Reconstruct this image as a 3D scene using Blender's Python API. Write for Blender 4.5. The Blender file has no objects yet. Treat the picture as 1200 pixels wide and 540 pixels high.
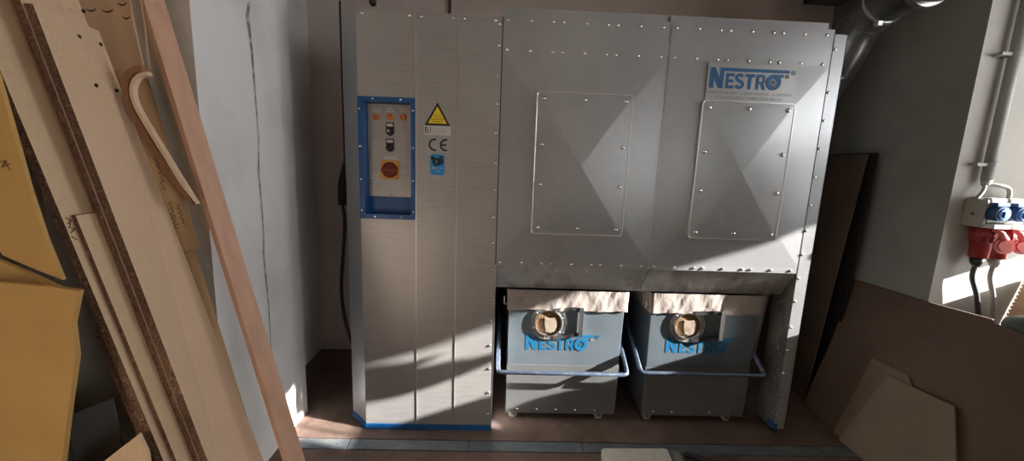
import bpy, bmesh, math, random
from mathutils import Vector, Matrix
random.seed(7)
S = bpy.context.scene
COL = S.collection
PI = math.pi
# ---------------------------------------------------------------- camera model
F = 460.0
YAW, PIT, ROL = math.radians(1.729), math.radians(9.2312), math.radians(2.1187)
CAM = Vector((0, -1.976, 1.45))
_f = Vector((math.sin(YAW)*math.cos(PIT), math.cos(YAW)*math.cos(PIT), -math.sin(PIT)))
_r = Vector((math.cos(YAW), -math.sin(YAW), 0)); _u = _r.cross(_f)
RT = math.cos(ROL)*_r + math.sin(ROL)*_u
UP = -math.sin(ROL)*_r + math.cos(ROL)*_u
def on(ax, val, x, y):
    """point of the room on the plane (axis = val) taken from image pixel x, y through the camera"""
    d = RT*((x-600)/F) - UP*((y-270)/F) + _f
    t = (val-CAM[ax])/d[ax]
    return CAM + d*t
cd = bpy.data.cameras.new('camera'); cam = bpy.data.objects.new('camera', cd); COL.objects.link(cam)
cd.sensor_width = 36; cd.lens = F/1200*36; cd.clip_start = .02
M4 = Matrix((RT, UP, -_f)).transposed().to_4x4(); M4.translation = CAM
cam.matrix_world = M4
S.camera = cam
S.view_settings.view_transform = 'Standard'; S.view_settings.look = 'None'
S.view_settings.gamma = 1; S.view_settings.use_curve_mapping = False
S.view_settings.exposure = 0.0

# ---------------------------------------------------------------- materials
def mat(name, col, rough=.6, metal=0, noise=None, bump=None, vor=None, emis=None, spec=None, streak=None, aniso=0):
    m = bpy.data.materials.new(name); m.use_nodes = True
    nt = m.node_tree; N = nt.nodes; L = nt.links
    b = N['Principled BSDF']
    b.inputs['Base Color'].default_value = (*col, 1)
    b.inputs['Roughness'].default_value = rough
    b.inputs['Metallic'].default_value = metal
    if spec is not None: b.inputs['Specular IOR Level'].default_value = spec
    tc = N.new('ShaderNodeTexCoord')
    src = None
    if noise:                       # list of (scale, detail, colour2, lo, hi, (sx,sy,sz))
        prev = None
        for (sc, det, c2, lo, hi, stv) in noise:
            mp = N.new('ShaderNodeMapping'); mp.inputs['Scale'].default_value = stv
            L.new(tc.outputs['Object'], mp.inputs[0])
            n = N.new('ShaderNodeTexNoise'); n.inputs['Scale'].default_value = sc; n.inputs['Detail'].default_value = det
            L.new(mp.outputs[0], n.inputs['Vector'])
            r = N.new('ShaderNodeMapRange'); r.inputs[1].default_value = lo; r.inputs[2].default_value = hi
            L.new(n.outputs[0], r.inputs[0])
            mx = N.new('ShaderNodeMix'); mx.data_type = 'RGBA'
            L.new(r.outputs[0], mx.inputs[0])
            if prev is None: mx.inputs[6].default_value = (*col, 1)
            else: L.new(prev, mx.inputs[6])
            mx.inputs[7].default_value = (*c2, 1)
            prev = mx.outputs[2]
        L.new(prev, b.inputs['Base Color'])
    if vor:                         # zinc spangle: scale, amount on roughness
        v = N.new('ShaderNodeTexVoronoi'); v.inputs['Scale'].default_value = vor[0]
        L.new(tc.outputs['Object'], v.inputs['Vector'])
        n = N.new('ShaderNodeTexNoise'); n.inputs['Scale'].default_value = 3; n.inputs['Detail'].default_value = 5
        L.new(tc.outputs['Object'], n.inputs['Vector'])
        sp = N.new('ShaderNodeSeparateColor'); L.new(v.outputs['Color'], sp.inputs[0])
        a = N.new('ShaderNodeMath'); a.operation = 'MULTIPLY_ADD'
        L.new(sp.outputs[0], a.inputs[0]); a.inputs[1].default_value = vor[1]; a.inputs[2].default_value = rough-vor[1]/2
        c = N.new('ShaderNodeMath'); c.operation = 'MULTIPLY_ADD'
        L.new(n.outputs[0], c.inputs[0]); c.inputs[1].default_value = vor[2]; L.new(a.outputs[0], c.inputs[2])
        L.new(c.outputs[0], b.inputs['Roughness'])
    if bump:                        # scale, strength, distance, stretch
        mp = N.new('ShaderNodeMapping'); mp.inputs['Scale'].default_value = bump[3]
        L.new(tc.outputs['Object'], mp.inputs[0])
        n = N.new('ShaderNodeTexNoise'); n.inputs['Scale'].default_value = bump[0]; n.inputs['Detail'].default_value = 6
        L.new(mp.outputs[0], n.inputs['Vector'])
        bp = N.new('ShaderNodeBump'); bp.inputs['Strength'].default_value = bump[1]; bp.inputs['Distance'].default_value = bump[2]
        L.new(n.outputs[0], bp.inputs['Height']); L.new(bp.outputs[0], b.inputs['Normal'])
    return m
ONE = (1, 1, 1)
M = {}
M['galv'] = mat('galvanised_steel', (.42, .43, .445), .30, .56, noise=[(2.2, 6, (.36, .37, .38), .4, .65, ONE), (30, 3, (.435, .44, .45), .5, .9, ONE)], vor=(120, .02, .06), bump=(1.6, .2, .02, ONE))
M['brush'] = mat('brushed_steel', (.42, .41, .405), .32, .54, noise=[(5, 6, (.36, .35, .34), .4, .7, (1, 1, 22)), (2, 4, (.44, .43, .42), .45, .7, ONE)], bump=(9, .18, .004, (.6, 1, 26)), vor=(90, .03, .1))
M['bin'] = mat('bin_steel', (.18, .22, .255), .32, .58, noise=[(4, 6, (.14, .17, .195), .4, .65, ONE)], vor=(140, .05, .12), bump=(3, .2, .012, ONE))
M['dirty'] = mat('scuffed_steel', (.42, .41, .395), .42, .5, noise=[(9, 8, (.27, .25, .23), .48, .66, (1, 1, .5)), (30, 4, (.52, .50, .47), .58, .7, ONE)], bump=(10, .3, .006, ONE))
M['edge'] = mat('sheet_edge', (.78, .78, .76), .3, 1)
M['rivet'] = mat('rivet_steel', (.8, .8, .78), .22, 1)
M['dark'] = mat('dark_gap_and_shade', (.02, .02, .022), .8)  # dark joints, plus shade put into hopper floor, rear sheet and arms
M['blue'] = mat('blue_lacquer', (.008, .085, .26), .35, 0, noise=[(12, 4, (.006, .06, .19), .45, .7, ONE)])
M['bluebar'] = mat('blue_grey_lacquer', (.075, .10, .155), .35, .5, noise=[(30, 4, (.14, .16, .19), .52, .66, ONE)])
M['logo'] = mat('logo_blue', (.008, .10, .25), .45)
M['logobin'] = mat('logo_bright_blue', (.002, .085, .19), .5, noise=[(60, 4, (.004, .12, .24), .5, .7, ONE)])
M['ltext'] = mat('print_grey', (.12, .13, .15), .6)
M['black'] = mat('black_print', (.012, .012, .012), .5)
M['yellow'] = mat('warning_yellow', (.85, .60, .02), .5)
M['white'] = mat('label_white', (.62, .60, .57), .55)
M['clear'] = mat('label_silver', (.42, .425, .43), .34, .5)
M['gsblue'] = mat('sticker_blue', (.01, .27, .60), .45)
M['orange'] = mat('amber_lens', (.62, .17, .05), .3)
M['red'] = mat('red_knob', (.17, .012, .008), .4)
M['swyel'] = mat('switch_plate_yellow', (.70, .33, .04), .45)
M['plastic'] = mat('black_plastic', (.02, .02, .022), .35)
M['cloth'] = mat('filter_cloth', (.29, .25, .23), .9, noise=[(14, 6, (.23, .195, .175), .45, .7, ONE), (60, 3, (.33, .29, .265), .55, .7, ONE)], bump=(26, .5, .01, (1, 1, .6)))
M['dust'] = mat('wood_dust', (.12, .068, .03), .95, noise=[(25, 6, (.18, .11, .055), .45, .7, ONE)], bump=(60, .5, .01, ONE))
M['duct'] = mat('duct_steel', (.26, .26, .25), .3, .85, noise=[(4, 5, (.12, .12, .115), .4, .7, ONE)])
M['wall'] = mat('whitewashed_plaster', (.78, .78, .78), .9, noise=[(3, 8, (.62, .61, .60), .45, .75, ONE), (40, 3, (.74, .74, .73), .6, .8, ONE)], bump=(40, .12, .004, ONE))
M['wallL'] = mat('shaded_beige_plaster', (.56, .52, .45), .9, noise=[(5, 8, (.48, .43, .36), .45, .7, ONE), (45, 3, (.64, .61, .55), .62, .75, ONE)], bump=(50, .25, .006, ONE))
M['wallB'] = mat('warm_plaster', (.66, .57, .52), .9, noise=[(2.5, 8, (.58, .495, .45), .45, .75, ONE)], bump=(50, .15, .004, ONE))
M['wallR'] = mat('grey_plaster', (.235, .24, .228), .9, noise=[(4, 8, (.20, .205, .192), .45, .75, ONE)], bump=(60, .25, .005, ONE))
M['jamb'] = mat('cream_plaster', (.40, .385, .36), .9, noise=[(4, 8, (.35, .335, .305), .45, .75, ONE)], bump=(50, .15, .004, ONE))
M['floor'] = mat('red_brown_screed', (.125, .08, .062), .85, noise=[(7, 8, (.09, .055, .042), .42, .65, ONE), (30, 6, (.17, .125, .105), .6, .78, ONE), (2, 4, (.18, .122, .097), .5, .7, ONE)], bump=(30, .4, .01, ONE))
M['rail'] = mat('blue_grey_floor_rail', (.11, .13, .15), .55, .2, noise=[(14, 7, (.19, .19, .18), .5, .68, (.4, 1, 1)), (60, 4, (.06, .06, .06), .62, .7, ONE)], bump=(30, .3, .004, ONE))
M['mdf'] = mat('pale_mdf', (.74, .53, .355), .75, noise=[(3, 6, (.69, .49, .32), .4, .7, ONE), (70, 3, (.77, .56, .385), .55, .7, ONE)])
M['mdf2'] = mat('tan_mdf', (.72, .52, .33), .75, noise=[(3, 6, (.67, .48, .30), .4, .7, ONE), (70, 3, (.75, .55, .36), .55, .7, ONE)])
M['chip'] = mat('chipboard_edge', (.20, .105, .06), .9, noise=[(160, 5, (.09, .045, .025), .48, .6, ONE), (90, 4, (.33, .20, .12), .58, .7, ONE)], bump=(150, .6, .004, ONE))
M['seam'] = mat('laminate_edge', (.62, .45, .28), .6)
M['orangeb'] = mat('orange_tan_board', (.66, .42, .24), .7, noise=[(5, 6, (.58, .36, .20), .42, .7, (1, 1, .2))])
M['ochre'] = mat('ochre_cardboard', (.56, .335, .105), .75, noise=[(4, 6, (.50, .295, .09), .42, .7, ONE), (50, 3, (.58, .355, .12), .6, .9, ONE)])
M['pink'] = mat('pink_planed_wood', (.60, .36, .25), .6, noise=[(5, 6, (.52, .30, .20), .42, .7, (6, 6, .3))])
M['cream'] = mat('cream_bent_wood', (.75, .58, .40), .55, noise=[(9, 6, (.66, .48, .31), .42, .7, (3, 3, .5))])
M['brownw'] = mat('brown_bent_wood', (.30, .15, .08), .6, noise=[(9, 6, (.22, .10, .05), .42, .7, (3, 3, .5))])
M['kraft'] = mat('kraft_paper', (.60, .37, .18), .75, noise=[(6, 5, (.53, .32, .15), .42, .7, (1, 1, .4))])
M['dowel'] = mat('pine_dowel', (.58, .38, .19), .6, noise=[(8, 5, (.50, .32, .15), .42, .7, (4, 4, .3))])
M['ink'] = mat('brown_ink', (.06, .03, .02), .7)
M['greysheet'] = mat('grey_coated_sheet', (.20, .19, .185), .5, noise=[(5, 4, (.15, .14, .135), .4, .7, ONE)])
M['hardb'] = mat('brown_hardboard', (.105, .071, .049), .7, noise=[(5, 7, (.088, .058, .040), .42, .7, ONE), (60, 3, (.118, .082, .057), .58, .7, ONE)])
M['hardd'] = mat('dark_hardboard_and_shade', (.09, .06, .042), .7, noise=[(5, 7, (.07, .047, .033), .42, .7, ONE)])  # tall sheet's own brown; on the left stack it carries the shade
M['blackb'] = mat('flat_black', (.008, .007, .007), .6)
M['offc'] = mat('drab_offcut', (.165, .126, .09), .75, noise=[(5, 6, (.145, .108, .077), .42, .7, ONE)])
M['rear'] = mat('dull_plaster', (.52, .45, .38), .9, noise=[(3, 6, (.44, .37, .30), .4, .7, ONE)])
M['conduit'] = mat('grey_conduit', (.26, .27, .26), .5)
M['socketbox'] = mat('grey_socket_box', (.30, .295, .26), .5, noise=[(8, 4, (.26, .255, .225), .45, .7, ONE)])
M['sockblue'] = mat('blue_socket_lid', (.02, .07, .18), .4)
M['sockbl2'] = mat('blue_socket_face', (.06, .20, .50), .4)
M['plugred'] = mat('red_plug', (.24, .015, .015), .45)
M['pinkred'] = mat('pink_red_lid', (.60, .15, .14), .4)
M['cable'] = mat('black_cable', (.03, .03, .032), .5)
M['cableg'] = mat('grey_cable', (.30, .28, .28), .5)
M['reed'] = mat('tan_ribbed_board', (.72, .52, .36), .8, noise=[(6, 5, (.64, .45, .30), .4, .7, ONE)])
M['casegreen'] = mat('dark_grey_green_case', (.07, .085, .075), .6)
M['pave'] = mat('outside_paving', (.45, .44, .42), .9, noise=[(5, 5, (.38, .37, .36), .4, .7, ONE)])
M['frame'] = mat('window_frame_white', (.6, .6, .58), .5)
M['ceil'] = mat('ceiling_plaster', (.52, .48, .44), .9)
M['bark'] = mat('bark', (.12, .09, .06), .9)
M['leaf'] = mat('leaf_green', (.06, .12, .04), .7)
M['paper'] = mat('dusty_paper', (.24, .19, .145), .9, noise=[(30, 5, (.17, .125, .085), .45, .65, ONE)])
M['offc2'] = mat('lighter_offcut', (.20, .155, .112), .75, noise=[(5, 6, (.175, .135, .098), .42, .7, ONE)])  # lighter copy of the offcut colour, replaces missing edge shade
M['dirty2'] = mat('dark_scuffed_steel', (.17, .165, .15), .5, .5, noise=[(9, 8, (.10, .095, .08), .48, .62, (1, 1, .5)), (30, 4, (.30, .28, .25), .6, .7, ONE)])
M['skirt'] = mat('skirt_steel', (.21, .215, .215), .36, .55, noise=[(4, 6, (.17, .175, .175), .4, .65, ONE)])
M['flange'] = mat('flange_steel', (.50, .51, .52), .3, .8)
M['caster'] = mat('grey_rubber_wheel', (.42, .40, .38), .6)
M['palebox'] = mat('pale_block', (.60, .57, .52), .8, noise=[(30, 4, (.52, .49, .44), .45, .7, ONE)])

# ---------------------------------------------------------------- mesh helpers
def nb(): return bmesh.new()
def box(bm, x0, x1, y0, y1, z0, z1, mi=0, bev=0):
    vs = [bm.verts.new((x, y, z)) for x in (x0, x1) for y in (y0, y1) for z in (z0, z1)]
    fs = []
    for q in ((0, 1, 3, 2), (4, 6, 7, 5), (0, 4, 5, 1), (2, 3, 7, 6), (0, 2, 6, 4), (1, 5, 7, 3)):
        f = bm.faces.new([vs[i] for i in q]); f.material_index = mi; fs.append(f)
    if bev:
        es = list({e for f in fs for e in f.edges})
        r = bmesh.ops.bevel(bm, geom=es, offset=bev, segments=2, affect='EDGES', profile=.5)
        for f in r['faces']: f.material_index = mi
    return vs
def prism(bm, pts, off, mi=0, mside=None, bev=0):
    """polygon pts (3D) extruded by vector off"""
    off = Vector(off); a = [bm.verts.new(p) for p in pts]; b = [bm.verts.new(Vector(p)+off) for p in pts]
    n = len(pts); fs = []
    f = bm.faces.new(a); f.material_index = mi; fs.append(f)
    f = bm.faces.new(b[::-1]); f.material_index = mi; fs.append(f)
    for i in range(n):
        j = (i+1) % n
        g = bm.faces.new((a[j], a[i], b[i], b[j])); g.material_index = mi if mside is None else mside; fs.append(g)
    bmesh.ops.recalc_face_normals(bm, faces=fs)
    if bev:
        es = list({e for f in fs for e in f.edges})
        bmesh.ops.bevel(bm, geom=es, offset=bev, segments=2, affect='EDGES', profile=.5)
def frame_of(d):
    d = d.normalized(); a = Vector((0, 0, 1)) if abs(d.z) < .9 else Vector((0, 1, 0))
    u = d.cross(a).normalized(); return u, d.cross(u).normalized()
def tube(bm, path, r, seg=14, mi=0, cap=True):
    path = [Vector(p) for p in path]; n = len(path)
    rs = r if isinstance(r, (list, tuple)) else [r]*n
    rings = []; u = None
    for i, p in enumerate(path):
        d = (path[min(i+1, n-1)]-path[max(i-1, 0)]).normalized()
        if u is None: u, v = frame_of(d)
        else:
            u = (u-d*u.dot(d)).normalized(); v = d.cross(u).normalized()
        rings.append([bm.verts.new(p+(u*math.cos(t)+v*math.sin(t))*rs[i]) for t in (2*PI*k/seg for k in range(seg))])
    for a, b in zip(rings, rings[1:]):
        for k in range(seg):
            f = bm.faces.new((a[k], a[(k+1) % seg], b[(k+1) % seg], b[k])); f.smooth = True; f.material_index = mi
    if cap:
        for rg in (rings[0][::-1], rings[-1]):
            f = bm.faces.new(rg); f.material_index = mi
    return rings
def cyl(bm, c, d, r, h, seg=24, mi=0, r2=None, bev=0):
    c = Vector(c); d = Vector(d).normalized()
    if bev:
        tube(bm, [c, c+d*(h-bev), c+d*h], [r, r, r-bev], seg, mi)
    else: tube(bm, [c, c+d*h], [r, r2 if r2 is not None else r], seg, mi)
def annulus(bm, c, d, ro, ri, h, seg=40, mi=0):
    """ring with hole, from c along d"""
    c = Vector(c); d = Vector(d).normalized(); u, v = frame_of(d)
    R = []
    for (r, o) in ((ri, 0), (ro, 0), (ro, h), (ri, h)):
        R.append([bm.verts.new(c+d*o+(u*math.cos(2*PI*k/seg)+v*math.sin(2*PI*k/seg))*r) for k in range(seg)])
    fs = []
    for i in range(4):
        a, b = R[i], R[(i+1) % 4]
        for k in range(seg):
            f = bm.faces.new((a[k], a[(k+1) % seg], b[(k+1) % seg], b[k])); f.material_index = mi; fs.append(f)
    bmesh.ops.recalc_face_normals(bm, faces=fs)
def sphere(bm, c, r, sc=(1, 1, 1), seg=16, mi=0):
    m = Matrix.Translation(Vector(c)) @ Matrix.Diagonal((*[r*s for s in sc], 1))
    q = bmesh.ops.create_uvsphere(bm, u_segments=seg, v_segments=seg//2, radius=1, matrix=m)
    for v in q['verts']:
        for f in v.link_faces: f.smooth = True; f.material_index = mi
def smooth_path(pts, n=8):
    pts = [Vector(p) for p in pts]; out = []
    P = [pts[0]]+pts+[pts[-1]]
    for i in range(1, len(P)-2):
        a, b, c, d = P[i-1], P[i], P[i+1], P[i+2]
        for k in range(n):
            t = k/n
            out.append(.5*((2*b)+(c-a)*t+(2*a-5*b+4*c-d)*t*t+(3*b-a-3*c+d)*t**3))
    out.append(pts[-1]); return out
def rounded_rect(x0, x1, z0, z1, r, y, seg=5):
    o = []
    for cx, cz, a0 in ((x1-r, z1-r, 0), (x0+r, z1-r, 90), (x0+r, z0+r, 180), (x1-r, z0+r, 270)):
        for k in range(seg+1):
            a = math.radians(a0+90*k/seg); o.append((cx+r*math.cos(a), y, cz+r*math.sin(a)))
    return o
def text_into(bm, s, x0, x1, z0, z1, y, mi=0, off=0.0, flip=1, ext=.0006, keep=False):
    """text in the XZ plane facing -y, fitted to the given box"""
    cu = bpy.data.curves.new('t', 'FONT'); cu.body = s; cu.size = 1; cu.offset = off; cu.resolution_u = 3
    o = bpy.data.objects.new('t', cu); COL.objects.link(o)
    bpy.context.view_layer.update()
    me = bpy.data.meshes.new_from_object(o.evaluated_get(bpy.context.evaluated_depsgraph_get()))
    bpy.data.objects.remove(o); bpy.data.curves.remove(cu)
    xs = [v.co.x for v in me.vertices]; ys = [v.co.y for v in me.vertices]
    a, b, c, d = min(xs), max(xs), min(ys), max(ys)
    sx = (x1-x0)/(b-a); sz = (z1-z0)/(d-c)
    vs = [bm.verts.new((x0+(v.co.x-a)*sx, y, z0+(v.co.y-c)*sz)) for v in me.vertices]
    for p in me.polygons:
        try: f = bm.faces.new([vs[i] for i in p.vertices]); f.material_index = mi
        except ValueError: pass
    bpy.data.meshes.remove(me)
def obj(name, bm, m, parent=None, smooth=False, mod=None):
    me = bpy.data.meshes.new(name); bm.normal_update(); bm.to_mesh(me); bm.free()
    for x in (m if isinstance(m, (list, tuple)) else [m]): me.materials.append(M[x])
    o = bpy.data.objects.new(name, me); COL.objects.link(o)
    if smooth:
        for p in me.polygons: p.use_smooth = True
    if parent: attach(o, parent)
    return o
def wloc(o):
    v = Vector(o.location)
    while o.parent: o = o.parent; v += o.location
    return v
def attach(o, parent):
    """child keeps its world place: parents are only ever translated"""
    o.parent = parent; o.location = Vector(o.location)-wloc(parent)
def tag(o, label, cat, group=None, kind=None):
    o['label'] = label; o['category'] = cat
    if group: o['group'] = group
    if kind: o['kind'] = kind
    return o
def empty(name, loc, label, cat, group=None):
    o = bpy.data.objects.new(name, None); o.empty_display_size = .05; COL.objects.link(o); o.location = loc
    return tag(o, label, cat, group)
def struct(name, bm, m, label=None, smooth=False):
    o = obj(name, bm, m, None, smooth); o['kind'] = 'structure'
    o['label'] = label or name.replace('_', ' ')
    o['category'] = name.split('_')[0]
    return o
def stamp(name, me, loc, parent, mats=None):
    o = bpy.data.objects.new(name, me); COL.objects.link(o); o.location = loc; attach(o, parent); return o

# ---------------------------------------------------------------- room
XR = 2.28      # right wall face
YB = .92       # back wall
ZC = 2.95
b = nb(); box(b, -1.9, 2.9, -5.2, -.167, -.1, 0); box(b, -1.9, 2.9, -.080, 1.1, -.1, 0); box(b, -1.9, 2.9, -.1673, -.0797, -.1, -.012)
struct('floor', b, 'floor', 'reddish brown worn screed floor')
b = nb()
xs = -1.85
for w in (1.1, .62, .60, .62, .68, .7, .1):      # rail lengths with open joints
    box(b, xs, xs+w-.004, -.160, -.087, -.02, .001, 0, .002); xs += w
struct('trim_1', b, 'rail', 'blue grey worn rail set flush into the floor in front of the machine')
b = nb(); box(b, -2.0, 2.9, -5.2, 1.1, ZC, ZC+.1)
struct('ceiling', b, 'ceil', 'plain ceiling')
b = nb(); box(b, -1.9, 2.28, YB, YB+.15, 0, ZC)
struct('wall_back', b, 'wallB', 'warm grey wall behind the machine')
b = nb(); box(b, -1.5, -1.355, .14, YB, 0, ZC)
struct('wall_alcove', b, 'wall', 'pale wall at the left of the narrow alcove beside the machine')
b = nb(); box(b, -1.68, -1.0900, -.495, .145, 0, ZC, 0); b.faces.ensure_lookup_table()
for f in b.faces:
    if f.calc_center_median().y < -.4: f.material_index = 1  # front face catches less light; duller beige puts that into the colour
struct('wall_pier', b, ['wall', 'wallL'], 'white plastered pier with a long vertical crack between the boards and the machine')
# the long crack / open panel joint in the pier
pk = [(292, 2), (290, 18), (295, 60), (299, 110), (303, 165), (303, 200), (306, 235), (309, 275), (309, 300), (312, 330), (315, 360), (317, 400), (320, 440), (322, 470)]
wd = [5, 6, 4, 3, 2, 3, 3, 2, 3.5, 2.5, 2, 1.2, 1, .6]
b = nb(); A_ = []; B_ = []
for (px, py), w in zip(pk, wd):
    p = on(0, -1.0895, px-w*.35, py); q = on(0, -1.0895, px+w*.35, py)
    A_.append(b.verts.new((-1.0893, p.y, p.z))); B_.append(b.verts.new((-1.0893, q.y, q.z)))
for i in range(len(A_)-1): b.faces.new((A_[i], B_[i], B_[i+1], A_[i+1]))
M['crack'] = mat('crack', (.20, .20, .19), .95, noise=[(30, 6, (.5, .49, .47), .45, .65, ONE)])
struct('trim_2', b, 'crack', 'long dark vertical crack in the white pier')
b = nb(); box(b, -1.9, -1.68, -5.2, .2, 0, ZC)
struct('wall_left', b, 'rear', 'plain left wall behind the leaning boards')
# rear wall
b = nb()
box(b, -1.9, 2.28, -5.2, -5.0, 0, ZC)
struct('wall_rear', b, 'rear', 'rear wall')
# right wall (0.52 m thick) with the deep window
XO = 2.90
WY0, WY1, WZ0, WZ1 = -.035, -2.0, .66, 2.40
b = nb()
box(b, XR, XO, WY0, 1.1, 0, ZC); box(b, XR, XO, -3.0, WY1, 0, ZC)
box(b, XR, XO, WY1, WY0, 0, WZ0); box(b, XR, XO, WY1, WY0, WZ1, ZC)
box(b, XR, XO, -5.2, -4.6, 0, ZC); box(b, XR, XO, -4.6, -3.0, 0, .9); box(b, XR, XO, -4.6, -3.0, 2.4, ZC)  # second window, unseen, added for fill light on the machine front
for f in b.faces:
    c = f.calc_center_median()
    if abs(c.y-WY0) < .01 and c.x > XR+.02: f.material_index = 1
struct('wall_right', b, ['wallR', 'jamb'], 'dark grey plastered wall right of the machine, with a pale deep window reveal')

# ---------------------------------------------------------------- dust extractor
YF = 0.0
D = empty('dust_extractor', (.45, .4, 0), 'large galvanised steel dust extraction cabinet with blue control recess and two bolted covers', 'dust extractor')
def rivet_mesh(name, r, h, m):
    bm = nb(); tube(bm, [(0, 0, 0), (0, -h*.5, 0), (0, -h*.9, 0), (0, -h, 0)], [r, r*.95, r*.6, r*.15], 10)
    me = bpy.data.meshes.new(name); bm.to_mesh(me); bm.free(); me.materials.append(M[m]); return me
RV = rivet_mesh('rivet', .0075, .006, 'rivet'); BO = rivet_mesh('bolt', .0105, .010, 'rivet'); SC = rivet_mesh('screw', .006, .004, 'rivet')
def fpanel(bm, x0, x1, z0, z1, y=0, t=.004, crown=0, zc0=None, zc1=None, mi=0, mb=1):
    """front sheet; crown = cross-broken stiffening between zc0 and zc1"""
    zc0 = z0 if zc0 is None else zc0; zc1 = z1 if zc1 is None else zc1
    def V(x, yy, z): return bm.verts.new((x, yy, z))
    zs = [z0, zc0, zc1, z1]
    Lf = [V(x0, y, z) for z in sorted(set(zs))]; Rf = [V(x1, y, z) for z in sorted(set(zs))]
    sz = sorted(set(zs))
    for i in range(len(sz)-1):
        if crown and sz[i] >= zc0-1e-6 and sz[i+1] <= zc1+1e-6:
            c = V((x0+x1)/2, y-crown, (zc0+zc1)/2)
            q = [Lf[i], Rf[i], Rf[i+1], Lf[i+1]]
            for k in range(4):
                f = bm.faces.new((q[k], q[(k+1) % 4], c)); f.material_index = mi
        else:
            f = bm.faces.new((Lf[i], Rf[i], Rf[i+1], Lf[i+1])); f.material_index = mi
    # folded returns
    d = .02
    for pts in ([(x0, z0), (x1, z0)], [(x1, z0), (x1, z1)], [(x1, z1), (x0, z1)], [(x0, z1), (x0, z0)]):
        (a, c1), (e, g) = pts
        f = bm.faces.new((V(a, y, c1), V(a, y+d, c1), V(e, y+d, g), V(e, y, g))); f.material_index = mb
ZT = 2.142
# inner carcass (closed body just behind the sheets)
b = nb()
box(b, -.70, -.018, .08, .15, .03, ZT-.004)
box(b, -.425, -.018, .012, .08, .03, ZT-.004); box(b, -.70, -.425, .012, .08, .03, 1.16); box(b, -.70, -.425, .012, .08, 1.765, ZT-.004)
prism(b, [(-.70, .14, .03), (-.018, .14, .03), (-.018, .82, .03), (-.805, .82, .03), (-.805, .14, .03)], (0, 0, ZT-.034))
box(b, -.02, 1.64, .012, .82, .95, ZT-.004)
obj('carcass', b, 'galv', D)
# left cabinet fronts: three sheets; the first has the opening for the control recess
cx0, cx1, cz0, cz1 = -.704, -.430, 1.167, 1.757
b = nb()
fpanel(b, -.7015, -.4285, .032, cz0+.004, YF); obj('front_sheet', b, ['brush', 'edge'], D); b = nb(); fpanel(b, -.7015, -.4285, cz1-.004, ZT, YF)
pc = obj('front_sheet', b, ['brush', 'edge'], D)
b = nb(); fpanel(b, -.4255, -.2245, .032, ZT, YF); ps2 = obj('front_sheet', b, ['brush', 'edge'], D)
b = nb(); fpanel(b, -.2215, -.0205, .032, ZT, YF); ps3 = obj('front_sheet', b, ['brush', 'edge'], D)
for x in (-.4265, -.2235):
    b = nb(); box(b, x-.0017, x+.0017, YF-.003, YF+.006, .034, ZT-.004); obj('seam_bead', b, 'edge', D)
for x in (-.675, -.455): stamp('rivet', RV, (x, YF, ZT-.016), pc)
for x in (-.40, -.252): stamp('rivet', RV, (x, YF, ZT-.018), ps2)
for x in (-.20, -.055): stamp('rivet', RV, (x, YF, ZT-.018), ps3)
for py in (28, 53, 88, 122, 156, 191, 223, 255, 285, 317, 348, 376, 405, 432, 460, 485):
    z = on(1, 0, 583, py).z
    stamp('rivet', RV, (-.036, YF, z), ps3)
# chamfered left corner
b = nb(); prism(b, [(-.703, .001, .034), (-.8105, .108, .034), (-.8105, .108, ZT), (-.703, .001, ZT)], (.004, .004, 0))
obj('corner_panel', b, 'galv', D)
b = nb(); box(b, -.812, -.806, .108, .82, .034, ZT); obj('side_panel', b, 'galv', D)
# blue base strip
b = nb(); prism(b, [(-.703, -.004, 0), (-.815, .108, 0), (-.815, .82, 0), (-.016, .82, 0), (-.016, -.004, 0)], (0, 0, .032)); obj('base_strip', b, 'blue', D)
# right side of the left cabinet seen beside the bins
b = nb(); box(b, -.0195, -.0155, -.001, .82, .032, .95); obj('side_panel', b, 'edge', D)
# control recess: blue collar frame with depth
DP = .058
ix0, ix1, iz0, iz1 = cx0+.026, cx1-.020, cz0+.024, cz1-.022
b = nb()
def ring_frame(bm, o, i, y0, y1):
    (a, bb, c, d), (e, f_, g, h) = o, i
    box(bm, a, e, y0, y1, c, d); box(bm, f_, bb, y0, y1, c, d); box(bm, e, f_, y0, y1, c, g); box(bm, e, f_, y0, y1, h, d)
ring_frame(b, (cx0, cx1, cz0, cz1), (ix0, ix1, iz0, iz1), -.006, .002)
ring_frame(b, (ix0-.003, ix1+.003, iz0-.003, iz1+.003), (ix0, ix1, iz0, iz1), .0, DP+.004)
box(b, ix0-.003, ix1+.003, DP+.002, DP+.006, iz0-.003, iz1+.003)
fr = obj('control_recess_frame', b, 'blue', D)
for fx in (.27, .75):
    for z in (cz0+.011, cz1-.010): stamp('screw', SC, (cx0+(cx1-cx0)*fx, -.006, z), fr)
for fz in (.07, .33, .60, .90):
    for x in (cx0+.010, cx1-.009): stamp('screw', SC, (x, -.006, cz0+(cz1-cz0)*fz), fr)
zp0 = iz0+.085
b = nb(); box(b, ix0+.002, ix1-.002, DP-.006, DP, zp0, iz1-.004); plate = obj('control_plate', b, 'brush', D)
for x, z in ((ix0+.014, iz1-.075), (ix0+.014, (zp0+iz1)/2-.02), (ix0+.014, zp0+.09), (ix1-.012, iz1-.075), (ix1-.012, zp0+.09), ((ix0+ix1)/2, iz1-.016), ((ix0+ix1)/2, zp0+.014)):
    stamp('screw', SC, (x, DP-.006, z), plate)
YP = DP-.006
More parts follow.
